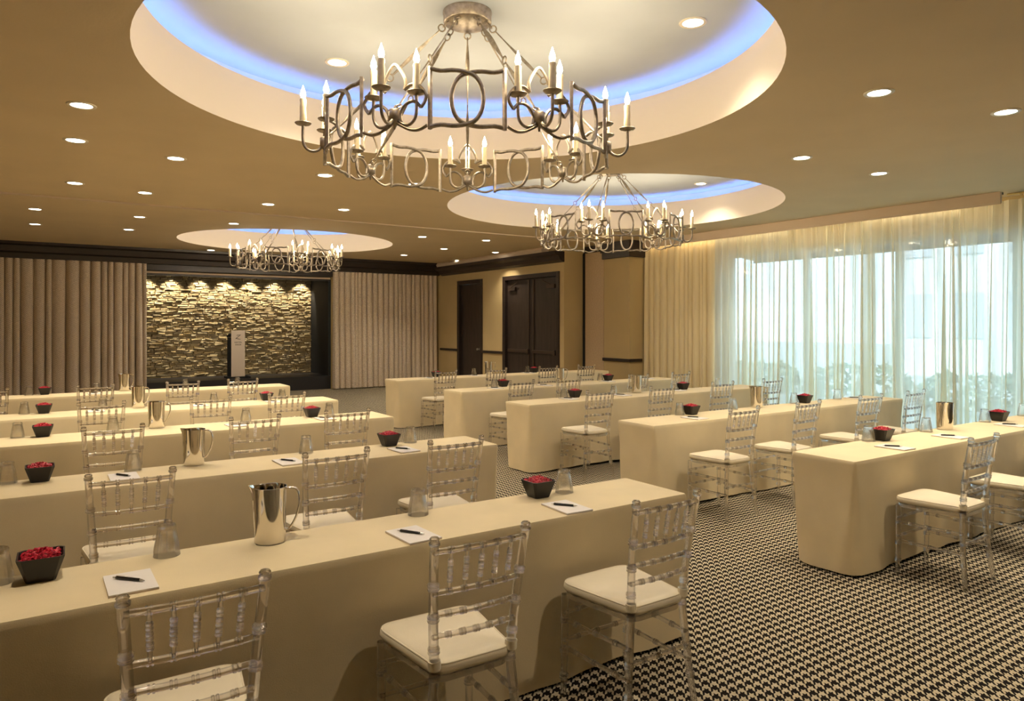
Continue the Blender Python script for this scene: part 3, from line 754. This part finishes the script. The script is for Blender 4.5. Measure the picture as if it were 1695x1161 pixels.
def place(kind, x, y, z, rz, label):
    nm_, _, cat, grp = INFO[kind]
    if kind == 'glass': o = obj(nm_, GL)
    elif not USED[kind]: o = PROTO[kind]; USED[kind] = True
    else: o = copy_tree(PROTO[kind])
    o.location = (x, y, z); o.rotation_euler.z = rz
    tag(o, label, cat, grp); return o
for key, d in ITEMS.items():
    x0, x1, y0, dp = TD[key]; tn = 'the %s %s table' % (ROWN[key[1]], SIDE[key[0]])
    mg = {'glass': .05, 'bowl': .085, 'pitcher': .07, 'pad': .115}; done = []
    for kind in ('bowl', 'pitcher', 'pad', 'glass'):
        pts = []
        for (px, py) in d.get(kind, []):
            x, y = at_z(px, py, TZ)
            # keep to the line of sight when the pixel falls just off the table top
            yy = min(max(y, y0 + mg[kind]), y0 + dp - mg[kind]); x *= yy / y if abs(y) > .1 else 1
            x = min(max(x, x0 + .08), x1 - .08)
            for _ in range(12):
                hit = [q for q in done if math.hypot(q[0] - x, q[1] - yy) < q[2] + mg[kind] * .95]
                if not hit: break
                s_ = 1 if x >= hit[0][0] else -1
                x += .02 * s_
            pts.append((x, yy)); done.append((x, yy, mg[kind] * .9))
        pts.sort()
        for k, (x, y) in enumerate(pts):
            ordn = '%s from the left' % POS[k] if len(pts) > 1 else ''
            rz = {'glass': 0, 'bowl': R(rnd.uniform(-3, 3)), 'pitcher': R((-28 if key != ('R', 0) else 30) + rnd.uniform(-8, 8)), 'pad': R(rnd.uniform(-3, 3))}[kind]
            lab = '%s on %s' % (INFO[kind][1], tn) + (', ' + ordn if ordn else '')
            place(kind, x, y, TZ + .0005, rz, lab)
            if kind == 'pad':
                place('pen', x - .005, y + .015, TZ + .0141, R(-52 + rnd.uniform(-6, 6)), 'black pen on the %s notepad of %s' % (ordn.replace(' from the left', ''), tn))

# ------------------------------------------------------------------ chandeliers
NSEG = 7
def make_chandelier():
    root = obj('chandelier', None)          # origin where the canopy meets the ceiling
    ZR = 2.895 - ZUP; RR = .96; w, h = .42, .33
    base_ang = math.atan2(-DOMES[0][1], -DOMES[0][0])
    MB().lathe([(.001, 0), (.17, 0), (.172, -.012), (.168, -.02), (.168, -.075), (.160, -.082), (.001, -.082)], 40, cap=False).build('canopy', 'iron', root)
    pm = MB(); hw, hh = w / 2, h / 2
    for s in (-1, 1): pm.tube([(s * hw, 0, -hh - .012), (s * hw, 0, hh + .012)], .013, 4)
    cpts = [(-.5, .5), (-.36, .46), (-.2, .475), (-.07, .46)] + [(.215 * math.cos(R(a)), .43 * math.sin(R(a))) for a in range(84, -85, -14)] + [(-.07, -.46), (-.2, -.475), (-.36, -.46), (-.5, -.5)]
    for s in (-1, 1): pm.tube(spline([(s * u * w, -s * .006, v * h) for u, v in cpts], 3), .0125, 8)
    panel = pm.mesh('ring_panel', 'iron')
    q = .00142; cm = MB()
    top = [(-45, 45), (-50, 80), (-28, 125), (0, 152), (28, 125), (50, 80), (45, 45)]
    cm.tube(spline([(u * q, 0, v * q) for u, v in top], 4), .010, 6)
    for s in (-1, 1):
        for pl in ([(-45, 45), (-75, 62), (-115, 52), (-143, 15), (-140, -10), (-122, -34)], [(-122, -34), (-100, -12), (-75, -5), (-45, -20), (-28, -50), (-30, -80)], [(-148, -108), (-110, -122), (-70, -117), (-35, -100), (0, -80)]):
            cm.tube(spline([(s * u * q, 0, v * q) for u, v in pl], 4), .010, 6)
    scroll = cm.mesh('candle_bracket', 'iron')
    hz = -.072
    hub = MB().lathe([(.001, hz - .085), (.006, hz - .08), (.010, hz - .055), (.030, hz - .035), (.036, hz - .03), (.036, hz + .025), (.030, hz + .03), (.001, hz + .03)], 20, cap=False).mesh('hub', 'iron')
    arm = {}
    am = MB().tube(spline([(.02, 0, hz - .03), (.05, 0, hz - .058), (.09, 0, hz - .066), (.125, 0, hz - .045), (.142, 0, hz + .0), (.142, 0, .030)], 5), .010, 8)
    am.lathe([(.010, .025), (.044, .033), (.054, .043), (.052, .046), (.001, .040)], 20, Matrix.Translation((.142, 0, 0)), cap=False)
    arm = am.mesh('candle_arm', 'iron')
    rr = random.Random(9)
    cd = MB(); n = 14; prof = [(.020, .04), (.0215, .06), (.020, .10), (.0205, .14), (.019, .17), (.021, .196), (.018, .203), (.001, .204)]
    v = []; f = []
    for (r_, z) in prof:
        for k in range(n):
            a = 2 * math.pi * k / n; e = 1 + (.08 * rr.uniform(-1, 1) if r_ > .01 else 0); v.append((.142 + r_ * e * math.cos(a), r_ * e * math.sin(a), z))
    for i in range(len(prof) - 1):
        for k in range(n): k2 = (k + 1) % n; f.append((i * n + k, i * n + k2, (i + 1) * n + k2, (i + 1) * n + k))
    cd.add(v, f, True); candle = cd.mesh('candle', 'candle')
    flame = MB().lathe([(.001, .204), (.012, .210), (.018, .226), (.015, .247), (.007, .27), (.001, .29)], 12, Matrix.Translation((.142, 0, 0)), cap=False).mesh('flame_bulb', 'flame')
    # hanger: links, flat lozenge bar, ring, thin rod
    for k in range(NSEG):
        ap = base_ang + 2 * math.pi * k / NSEG
        p = obj('ring_panel', panel, root, (RR * math.cos(ap), RR * math.sin(ap), ZR), ap + math.pi / 2)
        ac = ap + math.pi / NSEG
        c = obj('candle_bracket', scroll, root, (RR * math.cos(ac), RR * math.sin(ac), ZR), ac + math.pi / 2)
        obj('hub', hub, c)
        for an in (180, -90, 0):           # tangential left, outward, tangential right
            for nm_, me in (('candle_arm', arm), ('candle', candle), ('flame_bulb', flame)): obj(nm_, me, c, None, R(an))
        A = Vector((.135 * math.cos(ac), .135 * math.sin(ac), -.082)); B = Vector(((RR - .01) * math.cos(ac), (RR - .01) * math.sin(ac), ZR + hz + .03))
        D = B - A; L = D.length; dr = D.normalized(); side = dr.cross(Vector((0, 0, 1))).normalized(); nr = dr.cross(side)
        mb = MB(); P = lambda t_: A + dr * t_
        mb.torus(P(.03), .024, .0055, nr, 12, 6); mb.torus(P(.068), .024, .0055, side, 12, 6)
        def bar(t0, t1, wmax):
            ts = [0, .12, .3, .5, .7, .88, 1]; wd__ = [.006, .010, wmax, wmax * 1.05, wmax * .8, .009, .006]
            v = []; f = []
            for q_, ww in zip(ts, wd__):
                tw = q_ * math.pi * .5; c_ = P(t0 + (t1 - t0) * q_); a1 = side * math.cos(tw) + nr * math.sin(tw); a2 = nr * math.cos(tw) - side * math.sin(tw)
                v += [c_ + a1 * ww, c_ + a2 * .005, c_ - a1 * ww, c_ - a2 * .005]
            for i in range(len(ts) - 1):
                for e in range(4): e2 = (e + 1) % 4; f.append((i * 4 + e, i * 4 + e2, (i + 1) * 4 + e2, (i + 1) * 4 + e))
            mb.add(v, f)
        bar(.09, .09 + (L - .2) * .48, .017)
        m_ = .09 + (L - .2) * .48 + .022; mb.torus(P(m_), .024, .0055, side, 12, 6)
        bar(m_ + .022, L - .06, .014)
        mb.torus(P(L - .035), .022, .0055, nr, 12, 6); mb.torus(P(L - .008), .02, .0055, side, 12, 6)
        mb.build('hanger_rod', 'iron', root)
        l = bpy.data.lights.new('bulb_light', 'POINT'); l.energy = CLUSTER_W; l.color = (1, .80, .52); l.shadow_soft_size = .06
        lo = bpy.data.objects.new('bulb_light', l); COL.objects.link(lo); lo.parent = c; lo.location = (0, -.05, .26)
    return root
ch = make_chandelier()
CL = ['nearest and largest iron ring chandelier with candle bulbs, in the near dome', 'iron ring chandelier with candle bulbs hanging in the middle dome by the windows', 'distant iron ring chandelier with candle bulbs in front of the stage']
for i, (cx, cyy, r) in enumerate(DOMES):
    c = ch if i == 0 else copy_tree(ch)
    c.location = (cx, cyy, ZUP); tag(c, CL[i], 'chandelier', 'iron candle chandeliers')

# ------------------------------------------------------------------ recessed downlights
DL = [(135, 174), (125, 232), (291, 262), (538, 290), (124, 303), (240, 319), (58, 346), (58, 371), (231, 359), (213, 380), (444, 338), (569, 347), (387, 370), (687, 305),
      (1455, 153), (1665, 185), (1327, 261), (1455, 287), (699, 392), (735, 412), (758, 431), (805, 398), (820, 418), (670, 422), (340, 418)]
LOC = [(*at_z(px, py, ZC), ZC) for px, py in DL]
LOC[-1] = (LOC[-1][0], 16.75, ZC); LOC[-2] = (LOC[-2][0], 15.4, ZC)
LOC += [(*at_z(558, 103, ZUP), ZUP), (*at_z(1147, 37, ZUP), ZUP), (*at_z(1160, 304, ZUP), ZUP)]
NSEEN = len(LOC)
LOC += [(.3, 2.5, ZC), (5.0, .6, ZC), (2.6, .6, ZC), (7.4, 1.8, ZC)]      # the same grid goes on above and behind the camera
ring_me = MB().lathe([(.072, .0), (.10, .0), (.10, -.004), (.094, -.009), (.074, -.006), (.072, .0)], 28, cap=False).mesh('trim_ring', 'trimring')
lens_me = MB().lathe([(.073, -.003), (.001, -.003)], 28, cap=False).mesh('lens', 'lens')
def dl_label(i):
    if i >= NSEEN: return 'recessed round downlight ' + ('over the left end of the nearest table', 'over the aisle before the nearest row', 'over the nearest row of chairs', 'over the nearest window-side table')[i - NSEEN]
    if i in (NSEEN - 3, NSEEN - 2, NSEEN - 1): return 'recessed round downlight in %s' % ('the near dome left of the chandelier', 'the near dome right of the chandelier', 'the middle dome')[i - NSEEN + 3]
    px, py = DL[i]
    return None
half = []
order = sorted(range(len(DL)), key=lambda i: (0 if DL[i][0] < 847 else 1, LOC[i][1], LOC[i][0]))
WORDS = ['first', 'second', 'third', 'fourth', 'fifth', 'sixth', 'seventh', 'eighth', 'ninth', 'tenth', 'eleventh', 'twelfth', 'thirteenth', 'fourteenth', 'fifteenth', 'sixteenth', 'seventeenth', 'eighteenth', 'nineteenth', 'twentieth', 'twenty-first', 'twenty-second']
cnt = {0: 0, 1: 0}; names = {}
for i in order:
    s = 0 if DL[i][0] < 847 else 1
    names[i] = 'recessed round downlight in the tan ceiling, %s nearest on the %s' % (WORDS[cnt[s]], ('left of the picture', 'right of the picture')[s]); cnt[s] += 1
for i, (x, y, z) in enumerate(LOC):
    t = thing('downlight', dl_label(i) or names[i], 'downlight', (x, y, z - .0005), 0, 'recessed downlights in the ceiling')
    obj('trim_ring', ring_me, t); obj('lens', lens_me, t)
    spot('lamp', t, (0, 0, -.02), DOWN_W, R(112), .7, WARM, None, .06)
